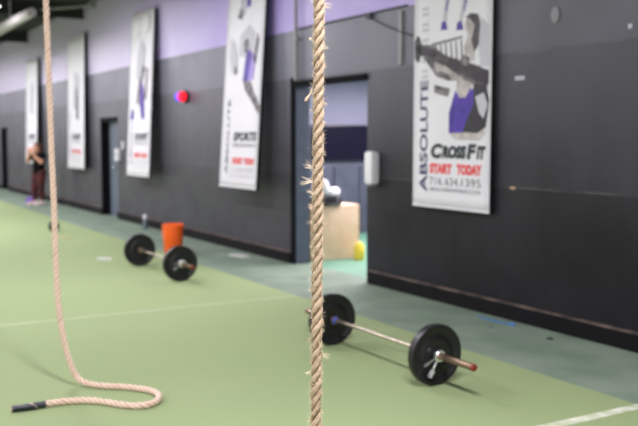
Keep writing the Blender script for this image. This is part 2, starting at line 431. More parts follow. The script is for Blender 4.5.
def banner(x0, x1, z0, z1, ob, ot, label, wave):
    """hangs off the wall by ot at the top and ob at the bottom"""
    t = thing('wall_banner', label, 'banner', ((x0+x1)/2, -ob, z0), group=None)
    t.rotation_euler = (-math.atan2(ob-ot, z1-z0), 0, 0)
    W = x1-x0; Hh = z1-z0; b = MB(); nx, nz = 10, 28; grid = []
    for j in range(nz+1):
        row = []
        for i in range(nx+1):
            s_ = -W/2+W*i/nx; z = Hh*j/nz
            y = .004*math.sin(wave+s_*5+z*1.3)
            row.append(b.bm.verts.new((s_, y*.3, z)))
        grid.append(row)
    for j in range(nz):
        for i in range(nx):
            b.bm.faces.new((grid[j][i], grid[j][i+1], grid[j+1][i+1], grid[j+1][i]))
    fb = b.build('fabric', M['banner'], t)
    md = fb.modifiers.new('th', 'SOLIDIFY'); md.thickness = .002; md.offset = 1
    MB().box(-W/2, W/2, .004, .03, 0, .03).box(-W/2, -W/2+.03, .004, .03, 0, Hh).box(W/2-.03, W/2, .004, .05, 0, Hh).box(-W/2, W/2, .004, .03, Hh-.03, Hh).build('gap_shade_frame', M['black'], t, smooth=False)  # added black frame, stands in for the shade in the gap behind
    # bottom hem
    MB().tube([(-W/2, 0, .012), (W/2, 0, .012)], .012, 8).build('hem_rod', M['banner'], t)
    MB().tube([(-W/2, 0, Hh), (W/2, 0, Hh)], .014, 8).tube([(-W/2+.08, 0, Hh), (-W/2+.08, ot-.0, Hh+.1)], .006, 6).tube([(W/2-.08, 0, Hh), (W/2-.08, ot-.0, Hh+.1)], .006, 6).build('hanging_rod', M['steel'], t)
    return t, W, Hh

def shape(t, name, m, pts, lay=1):
    b = MB(); b.poly([(x, -.005-.0012*lay, z) for x, z in pts]); return b.build(name, m, t, smooth=False, nrm=False)
def blob(cx, cz, rx, rz, n=20, rot=0.):
    return [(cx+rx*math.cos(2*PI*i/n)*math.cos(rot)-rz*math.sin(2*PI*i/n)*math.sin(rot), cz+rx*math.cos(2*PI*i/n)*math.sin(rot)+rz*math.sin(2*PI*i/n)*math.cos(rot)) for i in range(n)]

def side_letters(t, W, top=None):
    text_mesh('side_lettering', 'ABSOLUTE', .19, M['navy'], t, -W/2+.26, .17, 1.22, rot=1, bold=.004)

# banner 1 - nearest, at right
t, W, Hh = banner(-8.09, -6.80, 1.03, 4.28, .065, .06, 'largest white gym banner with a weightlifter, nearest one on the dark wall', 0)
# design units: u 0..79 across, v 0 at the bottom, upwards in about 1/84 m
def B1(u, y): return (-W/2+W*(u-411)/79., .80-(y-133)/(88.3+11.7*(u-411)/79.))
def P1(pts): return [B1(*p) for p in pts]
side_letters(t, W)
for i in range(5):
    a = B1(420, 78-i*15)
    shape(t, 'pale_side_mark', M['inkpale'], [(a[0], a[1]), (a[0]+.11, a[1]), (a[0]+.11, a[1]+.03), (a[0], a[1]+.03)])
    shape(t, 'pale_side_mark', M['inkpale'], [(a[0], a[1]+.06), (a[0]+.11, a[1]+.06), (a[0]+.11, a[1]+.09), (a[0], a[1]+.09)])
text_mesh('heading_lettering', 'C', .20, M['inkdark'], t, B1(431, 0)[0], .552, .2, shear=.15, bold=.012)
text_mesh('heading_lettering', 'ROSS', .165, M['inkdark'], t, B1(443, 0)[0], .555, .40, shear=.15, bold=.012)
text_mesh('heading_lettering', 'F', .20, M['inkdark'], t, B1(468, 0)[0], .552, .15, shear=.15, bold=.012)
text_mesh('heading_lettering', 'IT', .165, M['inkdark'], t, B1(477.5, 0)[0], .555, .14, shear=.15, bold=.012)
text_mesh('red_lettering', 'START', .135, M['inkred'], t, B1(430, 0)[0], .385, .38, bold=.008)
text_mesh('red_lettering', 'TODAY', .135, M['inkred'], t, B1(430, 0)[0]+.46, .385, .40, bold=.008)
for k_, (w_, o_, l_) in enumerate((('716.', 0, .24), ('634.', .27, .24), ('1395', .54, .31))):
    text_mesh('phone_lettering', w_, .12, M['inkgrey'], t, B1(430, 0)[0]+o_, .255, l_)
text_mesh('small_lettering', 'ABSOLUTEPERFORMANCE.COM', .06, M['inkgrey'], t, B1(430, 0)[0], .185, .84)
for (pp, mm, ly) in ([[(450, 60), (462, 63), (458, 72), (446, 66)], 'shorts', 5], [[(470, 66), (487, 72), (486, 84), (474, 80)], 'shorts', 5], [[(424, 50), (436, 53), (432, 58), (424, 55)], 'shorts', 5],
                   [[(476, 96), (484, 92), (488, 104), (484, 118), (480, 112)], 'inkpale', 8], [[(440, 70), (452, 76), (448, 80), (438, 76)], 'fig_mid', 5], [[(462, 54), (470, 57), (468, 66), (460, 64)], 'fig_mid', 5]):
    shape(t, 'printed_shade', M[mm], P1(pp), ly)
shape(t, 'printed_gantry', M['inkgrey'], P1([(430, 44), (462, 36), (462, 38.5), (430, 47)]), 0)
for i in range(6):
    u = 434+i*5.2
    shape(t, 'printed_gantry', M['inkgrey'], P1([(u, 46-i*1.2), (u+1.6, 46-i*1.2), (u+3, 60), (u+1.2, 61)]), 0)
shape(t, 'printed_arm', M['fig_mid'], P1([(412, 40), (420, 45), (432, 46), (446, 56), (462, 60), (480, 66), (488, 74), (486, 92), (474, 84), (460, 80), (448, 80), (436, 76), (428, 66), (420, 56), (412, 60)]), 1)
shape(t, 'printed_plate', M['fig_dark'], P1(blob(415.5, 50, 3.6, 13)), 2)
shape(t, 'printed_bar', M['fig_dark'], P1([(414, 46), (430, 48), (452, 58), (488, 70), (488, 84), (466, 76), (446, 68), (428, 58), (414, 54)]), 2)
shape(t, 'printed_forearm', M['fig_skin'], P1([(434, 62), (446, 66), (456, 73), (464, 78), (460, 82), (446, 76), (436, 70)]), 3)
shape(t, 'printed_head', M['fig_skin'], P1(blob(472, 26, 7, 10)), 2)
shape(t, 'printed_hair', M['fig_dark'], P1([(465, 18), (470, 14), (477, 15), (479, 24), (478, 44), (474, 52), (471, 40), (474, 26), (470, 20)]), 3)
shape(t, 'printed_neck', M['fig_skin'], P1([(468, 34), (473, 38), (474, 60), (466, 62), (464, 48)]), 2)
shape(t, 'printed_hood', M['inkpale'], P1([(480, 18), (488, 26), (489.5, 66), (480, 66), (477, 44)]), 1)
shape(t, 'printed_chest', M['fig_skin'], P1([(458, 78), (472, 82), (470, 94), (462, 98), (457, 90)]), 4)
shape(t, 'printed_top', M['fig_purple'], P1([(456, 90), (460, 97), (466, 97), (471, 88), (478, 90), (480, 118), (474, 131), (450, 132), (450, 112)]), 5)
shape(t, 'printed_shorts', M['shorts'], P1([(474, 84), (486, 84), (489, 100), (486, 126), (478, 132), (464, 131), (468, 118), (474, 104)]), 6)
shape(t, 'printed_hip', M['fig_skin'], P1([(450, 131), (486, 130), (480, 139), (456, 138)]), 4)
shape(t, 'printed_forearm', M['fig_mid'], P1([(434, 84), (450, 88), (448, 96), (434, 92)]), 2)
for (a, b_, c_) in ((444, 441, 443), (462, 457, 459)):
    shape(t, 'printed_leg', M['inkpale'], P1([(a, 0), (a+4, 0), (c_+2, 24), (c_-1, 24)]), 1)
    shape(t, 'printed_shoe', M['fig_purple'], P1([(b_, 23), (b_+4, 22), (b_+6, 30), (b_-1, 31)]), 2)
    shape(t, 'printed_stripe', M['fig_purple'], P1([(a+3, 0), (a+4.5, 0), (a+1.8, 12), (a+.8, 12)]), 2)

def small_banner(x0, x1, ob, ot, label, head, sub, wave, z0=1.03, z1=4.25):
    t, W, Hh = banner(x0, x1, z0, z1, ob, ot, label, wave)
    text_mesh('side_lettering', 'ABSOLUTE', .15, M['navy'], t, -W/2+.29, .2, 1.15, rot=1)
    text_mesh('heading_lettering', head, .17, M['inkslate'], t, -W/2+.44, .72, .80, shear=.15, bold=.008)
    text_mesh('sub_lettering', sub, .08, M['inkgrey'], t, -W/2+.44, .62, .80)
    text_mesh('red_lettering', 'START', .12, M['inkpink'], t, -W/2+.44, .37, .37, bold=.008)
    text_mesh('red_lettering', 'TODAY', .12, M['inkpink'], t, -W/2+.86, .37, .37, bold=.008)
    for w_, o_, l_ in (('716.', 0, .23), ('634.', .26, .23), ('1395', .51, .29)):
        text_mesh('phone_lettering', w_, .11, M['inkpale'], t, -W/2+.40+o_, .24, l_)
    text_mesh('small_lettering', 'ABSOLUTEPERFORMANCE.COM', .06, M['inkpale'], t, -W/2+.40, .16, .80)
    return t, W, Hh
t, W, Hh = small_banner(-12.87, -11.57, .33, .12, 'tall white gym banner with a figure in purple shorts, left of the wide doorway', 'SPORTS', 'PERFORMANCE', 1)
def F(u, v): return (-W/2+W*u, v)
shape(t, 'printed_leg', M['fig_mid'], [F(.52, 1.62), F(.72, 1.6), F(.84, 1.42), F(1.0, 1.22), F(.98, 1.08), F(.78, 1.3), F(.6, 1.46)], 1)
shape(t, 'printed_shorts', M['fig_purple'], [F(.52, 1.62), F(.66, 1.6), F(.74, 2.0), F(.66, 2.08), F(.58, 2.0)], 3)
shape(t, 'printed_shorts', M['fig_lilac'], [F(.66, 1.6), F(.80, 1.62), F(.84, 2.0), F(.72, 2.0)], 2)
shape(t, 'printed_torso', M['inkpale'], [F(.38, 2.0), F(.6, 1.95), F(.74, 2.0), F(.78, 2.3), F(.62, 2.45), F(.4, 2.3)], 1)
shape(t, 'printed_head', M['fig_mid'], blob(.10, 2.13, .09, .11), 3)
shape(t, 'printed_arm', M['inkpale'], [F(.12, 2.0), F(.2, 1.75), F(.3, 1.7), F(.36, 1.95), F(.26, 2.2), F(.14, 2.3)], 1)
shape(t, 'printed_arm', M['fig_mid'], [F(.3, 1.72), F(.36, 1.74), F(.34, 1.86), F(.27, 1.84)], 2)
shape(t, 'printed_arm', M['fig_mid'], [F(.76, 1.9), F(.84, 1.84), F(.9, 2.2), F(.84, 2.3)], 2)
shape(t, 'printed_stripe', M['fig_purple'], [F(.54, 2.7), F(.64, 2.72), F(.6, 3.2), F(.5, 3.2)], 2)
shape(t, 'printed_leg', M['inkpale'], [F(.36, 2.6), F(.5, 2.62), F(.5, 3.2), F(.36, 3.2)], 1)
shape(t, 'printed_shoe', M['fig_mid'], [F(.3, 2.58), F(.42, 2.54), F(.46, 2.66), F(.36, 2.72)], 2)
t, W, Hh = small_banner(-17.68, -16.33, .27, .11, 'tall white gym banner between the grey door and the red and blue light', 'CROSSFIT', 'STRENGTH', 2)
shape(t, 'printed_torso', M['fig_purple'], [F(.5, 1.45), F(.62, 1.1), F(.74, 1.15), F(.68, 1.7), F(.56, 1.9)], 2)
shape(t, 'printed_leg', M['fig_mid'], [F(.36, 1.45), F(.46, 1.4), F(.56, 1.8), F(.72, 2.1), F(.62, 2.2), F(.44, 1.9)], 1)
shape(t, 'printed_leg', M['inkpale'], [F(.3, 1.9), F(.6, 1.95), F(.72, 2.5), F(.5, 2.7), F(.36, 2.4)], 1)
shape(t, 'printed_arm', M['fig_mid'], [F(.7, 1.5), F(.78, 1.5), F(.84, 2.1), F(.76, 2.1)], 1)
shape(t, 'printed_shoe', M['fig_purple'], [F(.10, 1.15), F(.24, 1.1), F(.28, 1.3), F(.16, 1.28)], 2)
MB().ball((-.3, -.02, 2.95), (.24, .02, .22), 16).ball((.2, -.02, 2.98), (.3, .02, .2), 16).build('folded_top', M['white'], t)
t, W, Hh = small_banner(-22.72, -21.22, .17, .1, 'tall white gym banner between the grey door and the standing person', 'CROSSFIT', 'KIDS', 3)
shape(t, 'printed_torso', M['inkpale'], [F(.35, 1.5), F(.7, 1.4), F(.75, 2.2), F(.45, 2.4)], 1)
shape(t, 'printed_leg', M['fig_mid'], [F(.55, 1.2), F(.68, 1.2), F(.66, 1.6), F(.6, 2.0), F(.5, 1.9)], 2)
t, W, Hh = small_banner(-27.5, -26.05, .2, .1, 'farthest white gym banner, on the wall behind the standing person', 'CROSSFIT', 'STRENGTH', 4, z1=4.02)
shape(t, 'printed_torso', M['inkpale'], [F(.35, 1.5), F(.7, 1.4), F(.75, 2.2), F(.45, 2.4)], 1)

# ------------------------------------------------------------------ fixtures on the wall
a = thing('signal_light', 'small round red and blue signal light high on the dark wall', 'signal light', (-15.03, 0, 2.52)); a.scale = (.85, .85, .85)
TM = Matrix.Rotation(PI/2, 4, 'X')
MB().lathe([(0, 0), (.13, 0), (.13, .05), (.1, .07), (0, .07)], 20, TM).build('mounting_plate', M['black'], a)
MB().ball((.055, -.12, 0), (.11, .1, .11), 18).build('red_lens', M['redlens'], a)['label'] = 'red glowing lens'
MB().ball((-.12, -.12, 0), (.10, .09, .10), 18).build('blue_lens', M['bluelens'], a)['label'] = 'blue glowing lens'
a = thing('towel_dispenser', 'white rounded dispenser on the wall right of the wide doorway', 'dispenser', (-8.93, 0, 1.23))
d = MB(); d.box(-.085, .085, -.13, 0, 0, .40, .045); d.build('cover', M['white'], a)
MB().box(-.06, .06, -.11, -.02, -.02, .02, .008).build('bottom_slot', M['inkgrey'], a)
a = thing('wall_box', 'white upright box on the wall just right of the grey door', 'wall box', (-19.0, 0, 1.28))
MB().box(-.08, .12, -.09, 0, 0, .26, .02).build('case', M['white'], a)
MB().box(-.05, .09, -.1, -.088, .08, .2, .005).build('front_panel', M['inkpale'], a)
a = thing('wall_switch', 'tiny pale switch on the wall between the grey door and the banner beside it', 'switch', (-18.72, 0, 1.62))
MB().box(-.06, .06, -.02, 0, -.08, .08, .008).build('plate', M['white'], a)
MB().box(-.015, .015, -.035, -.02, -.03, .03, .004).build('toggle', M['white'], a)
MS = mat('white_scuff', srgb(176, 180, 190), .5)
tag(MB().box(-6.53, -6.4, -.004, 0, 2.345, 2.385, .001).build('wall_sticker', MS), 'short white strip stuck on the dark wall right of the largest banner', 'sticker')
tag(MB().lathe([(0, 0), (.05, 0), (.05, .012), (0, .02)], 20, Matrix.Translation((-6.01, 0, 2.91)) @ TM @ Matrix.Scale(1.5, 4, (0, 1, 0))).build('wall_reflection', mat('grey_reflection', srgb(128, 128, 132), .5)),  # grey oval standing in for a pale reflection on the wall
    'pale oval reflection painted high on the dark wall at right', 'patch')
tag(MB().box(-6.57, -6.5, -.004, 0, 1.29, 1.315, .001).build('wood_chip_mark', mat('tan_chip', srgb(176, 150, 120), .6)), 'small tan chip on the dark wall low right of the largest banner', 'chip mark')
tag(MB().box(-5.18, -5.14, -.004, 0, 2.70, 2.74, .001).build('wall_sticker', MS), 'tiny white dot on the dark wall at the right edge', 'sticker')

# ------------------------------------------------------------------ back room contents
a = thing('television', 'dark blue flat television on the wall of the back room', 'television', (-13.995, 2.58, 1.36))
MB().box(.04, .10, -.62, .62, 0, .66, .012).build('casing', M['tvbez'], a)
MB().box(.10, .104, -.59, .59, .03, .63).build('screen', M['screen'], a)
MB().box(.0, .05, -.2, .2, .2, .45).build('bracket', M['darkframe'], a)
a = thing('plyometric_box', 'tall light birch plywood box standing inside the doorway', 'box', (-11.07, .72, 0))
MB().box(-.5, 0, -.41, .42, 0, .80, .006).build('panel', M['ply'], a)
pe = MB()
for i in range(6):
    for y0 in (-.41, .40): MB().box(-.001, .0015, y0, y0+.02, .03+i*.13, .09+i*.13).build('finger_joint', M['plyedge'], a)
a = thing('gym_bag', 'small black bag lying on top of the plywood box', 'bag', (-11.15, .60, .80))
MB().box(-.14, .12, -.2, .22, 0, .11, .04).build('body', M['black'], a)
MB().tube([(.12, -.1, .07), (.15, -.04, .03), (.15, .1, .03), (.12, .16, .07)], .012, 8).build('handle', M['black'], a)
b = MB()
for i in range(7):
    b.ball((random.uniform(-.05, .05), -.16+i*.055, .19+(.07 if i < 3 else .0)), (.09, .07, .075 if i > 2 else .13), 14)
o = b.build('towel', M['offwhite']); o.location = (-11.15, .62, .80)
md = o.modifiers.new('r', 'REMESH'); md.mode = 'VOXEL'; md.voxel_size = .015; md.use_smooth_shade = True
tag(o, 'crumpled white towel heaped on the black bag', 'towel')
a = thing('yellow_canister', 'yellow round canister on the floor beside the plywood box', 'canister', (-10.9, 1.03, 0))
MB().lathe([(0, 0), (.072, 0), (.078, .01), (.078, .19), (.06, .215), (.0, .215)], 24).build('body', M['yellow'], a)
MB().lathe([(0, .215), (.06, .215), (.06, .24), (.05, .25), (0, .25)], 20).build('lid', M['yellow'], a)
tag(MB().box(-11.45, -11.1, .215, .30, 0, .72, .01).build('blue_mat', M['bluebin']), 'narrow light blue folded mat standing against the plywood box', 'mat')

# ------------------------------------------------------------------ barbells
def plate_profile(w):
    h = w/2
    return [(.026, -h*.8), (.045, -h*.8), (.047, -h*.62), (.085, -h*.55), (.10, -h*.75), (.125, -h*.75), (.135, -h*.5), (.175, -h*.55), (.19, -h*.9), (.20, -h), (.218, -h), (.225, -h*.75),
            (.225, h*.75), (.218, h), (.20, h), (.19, h*.9), (.175, h*.55), (.135, h*.5), (.125, h*.75), (.10, h*.75), (.085, h*.55), (.047, h*.62), (.045, h*.8), (.026, h*.8), (.026, -h*.8)]
def barbell(loc, label, half, end, roll, blue, lv=1.):
    t = thing('barbell', label, 'barbell', loc)
    MB().tube([(-half+.03, 0, .225), (half-.03, 0, .225)], .0145, 16).build('shaft', M['shaft'], t)
    for s in (-1, 1):
        MB().lathe([(0, half-.055), (.036, half-.055), (.038, half-.05), (.038, half-.035), (.0255, half-.033), (.0255, end-.015), (0, end-.015)], 24,
                   Matrix.Translation((0, 0, .225)) @ Matrix.Rotation(PI/2*s, 4, 'Y')).build('sleeve', M['sleeve'], t)
        MB().lathe([(0, end-.015), (.0262, end-.015), (.0262, end+.004), (.022, end+.008), (0, end+.008)], 20,
                   Matrix.Translation((0, 0, .225)) @ Matrix.Rotation(PI/2*s, 4, 'Y')).build('end_cap', M['redcap'] if s > 0 else M['sleeve'], t)['label'] = 'red end cap' if s > 0 else 'worn steel end cap'
        pl = MB().lathe(plate_profile(.062), 72, Matrix.Translation((s*half, 0, .225)) @ RX, cap=False).build('bumper_plate', M['bumper'], t)
        MB().lathe([(.0262, -.034), (.044, -.034), (.044, .034), (.0262, .034)], 28, Matrix.Translation((s*half, 0, .225)) @ RX, cap=False).build('hub_insert', M['bumper'], pl)
        if s < 0 and blue:
            MB().lathe([(.0, -.05+.095), (.03, .045), (.03, .056), (.0, .058)], 20, Matrix.Translation((s*half, 0, .225)) @ RX).build('collar_band', M['bluering'], t)['label'] = 'blue band'
        # lock collar outside the plate
        x0 = s*(half+.036); x1 = s*(half+.068)
        c = MB(); c.lathe([(.026, 0), (.04, 0), (.044, .004), (.044, .03), (.04, .034), (.026, .034), (.026, 0)], 26, Matrix.Translation((min(x0, x1), 0, .225)) @ RX, cap=False)
        c = c.build('collar_clamp', M['chrome'], t)
        xm = (x0+x1)/2
        def lever(ang, ln, r0, r1):
            dy, dz = math.cos(ang), math.sin(ang)
            p0 = Vector((xm, dy*.035, .225+dz*.035)); p1 = Vector((xm+s*.015, dy*ln, .225+dz*ln))
            MB().tube([p0, p0.lerp(p1, .55), p0.lerp(p1, .6), p1], [r0, r0, r1, r1*.9], 10).build('lever', M['chrome'], c)
        lever(roll, .175*lv, .009, .021)
        lever(roll-.62, .155*lv, .006, .011)
    return t
barbell((-5.775, -2.085, 0), 'nearest loaded barbell with black plates, lying across the turf front right', .725, 1.16, math.radians(-124), True)
barbell((-11.15, -1.97, 0), 'far loaded barbell with black plates in front of the orange bucket', .77, 1.19, math.radians(-150), False, .75)

# ------------------------------------------------------------------ bucket
a = thing('plastic_bucket', 'bright orange plastic bucket standing on the grey strip near the wall', 'bucket', (-13.02, -1.055, 0), rz=.4)
MB().lathe([(0, 0), (.125, 0), (.132, .008), (.146, .34), (.152, .345), (.152, .36), (.15, .365), (.156, .37), (.158, .395), (.152, .40), (.147, .397), (.142, .34), (.127, .012), (0, .012)], 40, cap=False).build('pail', M['orange'], a); a.scale = (1.08, 1.08, 1.12)
hp = [(.158*math.cos(q), -.02-.10*math.sin(q), .365-.16*math.sin(q)) for q in [PI*i/14 for i in range(15)]]
MB().tube([(x_, y_-.05*math.sin(PI*i/14), z_) for i, (x_, y_, z_) in enumerate(hp)], .002, 6).build('wire_handle', M['orange'], a)

# ------------------------------------------------------------------ small things on the floor
def scrap(x, y, w_, h_, rz, m, name, label, cat, n=9):
    b = MB(); vs = [(w_/2*math.cos(2*PI*i/n)*random.uniform(.8, 1.1), h_/2*math.sin(2*PI*i/n)*random.uniform(.8, 1.1)) for i in range(n)]
    top = [b.bm.verts.new((p[0], p[1], .006+random.uniform(0, .008))) for p in vs]
    bot = [b.bm.verts.new((p[0], p[1], .001)) for p in vs]
    b.bm.faces.new(top); b.bm.faces.new(bot[::-1])
    for i in range(n): b.bm.faces.new((bot[i], bot[(i+1) % n], top[(i+1) % n], top[i]))
    o = b.build(name, m, smooth=False); o.location = (x, y, 0); o.rotation_euler = (0, 0, rz)
    return tag(o, label, cat)
scrap(-12.85, -2.19, .30, .2, .3, M['paper'], 'paper_scrap', 'small white paper scrap on the turf left of the far barbell', 'paper')
scrap(-12.15, -.33, .55, .24, .1, M['paper'], 'paper_sheet', 'white sheet on the grey strip at the wall right of the bucket', 'paper')
scrap(-6.55, -.2, .5, .09, .0, M['bluetape'], 'blue_tape', 'strip of blue tape on the floor at the foot of the dark wall', 'tape')
scrap(-6.33, -.17, .09, .07, .4, mat('bright_blue', srgb(80, 140, 225), .4), 'bottle_cap', 'bright blue cap at the end of the blue tape', 'cap')
scrap(-5.7, -.30, .07, .05, .4, M['black'], 'black_scrap', 'small black scrap on the grey strip below the wall at right', 'scrap')
scrap(-6.35, -.42, .06, .04, .9, M['inkgrey'], 'grey_scrap', 'tiny grey scrap on the grey strip beside the blue tape', 'scrap')
scrap(-16.0, -2.0, .5, .16, .2, mat('tan_scrap', srgb(170, 164, 116), .8), 'flat_mat', 'flat tan strip on the turf behind the left rope', 'strip')
a = thing('water_bottle', 'small grey bottle with a pale lid at the foot of the wall', 'bottle', (-16.62, -.26, 0))
MB().lathe([(0, 0), (.045, 0), (.05, .01), (.05, .17), (.03, .21), (0, .21)], 18).build('body', mat('grey_bottle', srgb(96, 112, 118), .4), a)
MB().lathe([(0, .21), (.036, .21), (.038, .26), (.03, .29), (0, .29)], 16).build('lid', M['white'], a)
a = thing('kettlebell', 'small black kettlebell on the turf half hidden behind the left rope', 'kettlebell', (-17.2, -1.88, 0))
MB().lathe([(0, 0), (.06, 0), (.09, .03), (.105, .09), (.095, .15), (.06, .19), (0, .2)], 24).build('ball', M['black'], a)
MB().tube([(-.06, 0, .16), (-.075, 0, .22), (-.055, 0, .265), (0, 0, .28), (.055, 0, .265), (.075, 0, .22), (.06, 0, .16)], .016, 10).build('handle', M['black'], a)

# ------------------------------------------------------------------ person
def skin_obj(name, chains, m, parent, voxel=.012, sub=1, extra=None):
    """each chain: list of (point, radius); all fused to one surface"""
    b = MB()
    for ch in chains:
        pts = [Vector(p) for p, r in ch]; rad = [r for p, r in ch]
        fine, fr = [], []
        for i in range(len(pts)-1):
            for k in range(5):
                q = k/5; fine.append(pts[i].lerp(pts[i+1], q)); fr.append(rad[i]*(1-q)+rad[i+1]*q)
        fine.append(pts[-1]); fr.append(rad[-1])
        b.tube(fine, fr, 14)
        for p, r in ch: b.ball(p, r*.995, 12)
    if extra: extra(b)
    o = b.build(name, m, parent)
    md = o.modifiers.new('r', 'REMESH'); md.mode = 'VOXEL'; md.voxel_size = voxel; md.use_smooth_shade = True
    s_ = o.modifiers.new('s', 'SMOOTH'); s_.iterations = 3; s_.factor = .5
    return o
# local axes: x = facing direction, y = left side, z up
per = thing('person', 'person in black t-shirt and dark red leggings, standing by the far wall with hands raised', 'person', (-24.2, -.56, 0), rz=math.atan2(-.9, .42)); per.scale = (1.2, 1.3, 1.0)
hip = .86
def legs(s, fx, kx):
    return [((0, s*.08, hip), .095), ((kx, s*.085, .47), .062), ((fx, s*.09, .10), .038), ((fx, s*.09, .06), .036)]
sh = 1.33
Rel, Rhd = (.10, -.23, 1.15), (.19, -.07, 1.39)
Lel, Lhd = (.12, .22, 1.13), (.20, .06, 1.36)
def fingers(hd, s):
    out = []
    for k in range(4):
        oy = (k-1.5)*.019
        ln = (.07, .078, .074, .058)[k]
        b0 = Vector((hd[0]+.01, hd[1]+oy, hd[2]+.045))
        out.append([(b0, .0095), (b0+Vector((.012, 0, ln*.5)), .0088), (b0+Vector((-.006, 0, ln)), .0075)])
    th = Vector((hd[0], hd[1]-s*.035, hd[2]+.01))
    out.append([(th, .012), (th+Vector((-.02, -s*.025, .025)), .010), (th+Vector((-.03, -s*.025, .05)), .008)])
    return out
def head(b):
    b.ball((.045, 0, 1.515), (.088, .072, .108), 24)
    b.ball((.075, 0, 1.455), (.05, .048, .05), 16)       # jaw
    b.ball((.137, 0, 1.505), (.018, .014, .022), 10)       # nose
    for s in (-1, 1): b.ball((.03, s*.074, 1.51), (.018, .01, .03), 10)
    b.ball((0, 0, 1.22), (.10, .155, .15), 20); b.ball((0, 0, .98), (.095, .14, .14), 20)
    b.ball((-.03, 0, .9), (.11, .15, .11), 20)
body = [legs(1, .0, .03), legs(-1, .05, .06),
        [((0, 0, .9), .12), ((.0, 0, 1.05), .11), ((0, 0, 1.25), .12)],
        [((0, -.13, sh), .055), ((0, .13, sh), .055)], [((0, 0, 1.33), .06), ((.02, 0, 1.42), .048)],
        [((0, -.16, sh), .052), (Rel, .040), (Rhd, .026)], [((0, .16, sh), .052), (Lel, .040), (Lhd, .026)],
        [(Rhd, .03), (Vector(Rhd)+Vector((.005, 0, .04)), .032)], [(Lhd, .03), (Vector(Lhd)+Vector((.005, 0, .04)), .032)]] + fingers(Rhd, -1) + fingers(Lhd, 1)
body.append([((.05, -.09, .07), .032), ((.16, -.095, .035), .028)]); body.append([((.0, .09, .07), .032), ((.11, .095, .035), .028)])
skin_obj('body', body, M['skin'], per, .007, extra=head)
def shirtx(b):
    b.ball((0, 0, 1.22), (.118, .172, .165), 20); b.ball((.01, 0, 1.0), (.115, .158, .16), 20)
skin_obj('t_shirt', [[((0, -.13, sh), .068), ((0, .13, sh), .068)], [((0, 0, .9), .135), ((0, 0, 1.3), .115)],
                   [((0, -.15, sh), .066), ((.05, -.205, 1.245), .06)], [((0, .15, sh), .066), ((.07, .195, 1.23), .06)]], M['shirt'], per, .014, extra=shirtx)
def legx(b): b.ball((-.03, 0, .88), (.122, .163, .115), 20)
skin_obj('leggings', [[((0, s*.08, hip), .105), ((kx, s*.085, .47), .073), ((fx, s*.09, .13), .048)] for s, fx, kx in ((1, 0, .03), (-1, .05, .06))], M['leggings'], per, .012, extra=legx)
for s, fx in ((1, 0), (-1, .05)):
    b = MB(); b.ball((fx+.11, s*.093, .045), (.10, .047, .045), 16); b.ball((fx-.01, s*.09, .05), (.065, .042, .05), 14); b.ball((fx+.0, s*.09, .09), (.05, .045, .04), 14)
    b.box(fx-.07, fx+.2, s*.092-.043, s*.092+.043, 0.0, .022, .01)
    o = b.build('shoe', M['shoe'], per); md = o.modifiers.new('r', 'REMESH'); md.mode = 'VOXEL'; md.voxel_size = .008; md.use_smooth_shade = True
b = MB(); b.ball((.012, 0, 1.55), (.115, .092, .11), 22); b.ball((-.05, 0, 1.49), (.07, .075, .09), 16); b.ball((-.09, 0, 1.60), (.045, .045, .045), 14)
bmesh.ops.delete(b.bm, geom=[v for v in b.bm.verts if v.co.x > .085 and v.co.z < 1.575], context='VERTS')
b.build('hair', M['hair'], per)
eye = mat('dark_eye', srgb(30, 24, 22), .3)
for s in (-1, 1): MB().ball((.125, s*.03, 1.525), (.008, .013, .007), 10).build('eye', eye, per)
MB().ball((.122, 0, 1.462), (.01, .024, .006), 10).build('mouth', mat('lips', srgb(176, 84, 80), .5), per)
a = thing('gym_bag', 'small purple bag on the floor at the feet of the person', 'bag', (-24.55, -.72, 0), rz=.6); a.scale = (.8, .8, .8)
MB().box(-.14, .14, -.1, .1, 0, .2, .05).build('body', M['purplebag'], a)
MB().tube([(-.08, 0, .19), (-.06, 0, .27), (.06, 0, .27), (.08, 0, .19)], .012, 8).build('handle', M['purplebag'], a)

# ------------------------------------------------------------------ ropes
def resample(pts, step):
    out = [pts[0]]; acc = 0
    for a_, b_ in zip(pts, pts[1:]):
        L_ = (b_-a_).length; d_ = step-acc
        while d_ <= L_:
            out.append(a_.lerp(b_, d_/L_)); d_ += step
        acc = L_-(d_-step)
    return out
def catmull(P_, n=24):
    P_ = [P_[0]*2-P_[1]]+P_+[P_[-1]*2-P_[-2]]; out = []
    for i in range(1, len(P_)-2):
        p0, p1, p2, p3 = P_[i-1:i+3]
        for k in range(n):
            t_ = k/n
            out.append(.5*((2*p1)+(-p0+p2)*t_+(2*p0-5*p1+4*p2-p3)*t_*t_+(-p0+3*p1-3*p2+p3)*t_**3))
    out.append(P_[-2]); return out
def frames(path):
    T = [(path[min(i+1, len(path)-1)]-path[max(i-1, 0)]).normalized() for i in range(len(path))]
    N_ = T[0].orthogonal().normalized(); fr = []
    for i, p in enumerate(path):
        N_ = (N_-T[i]*N_.dot(T[i])).normalized(); fr.append((p, T[i], N_, T[i].cross(N_)))
    return fr
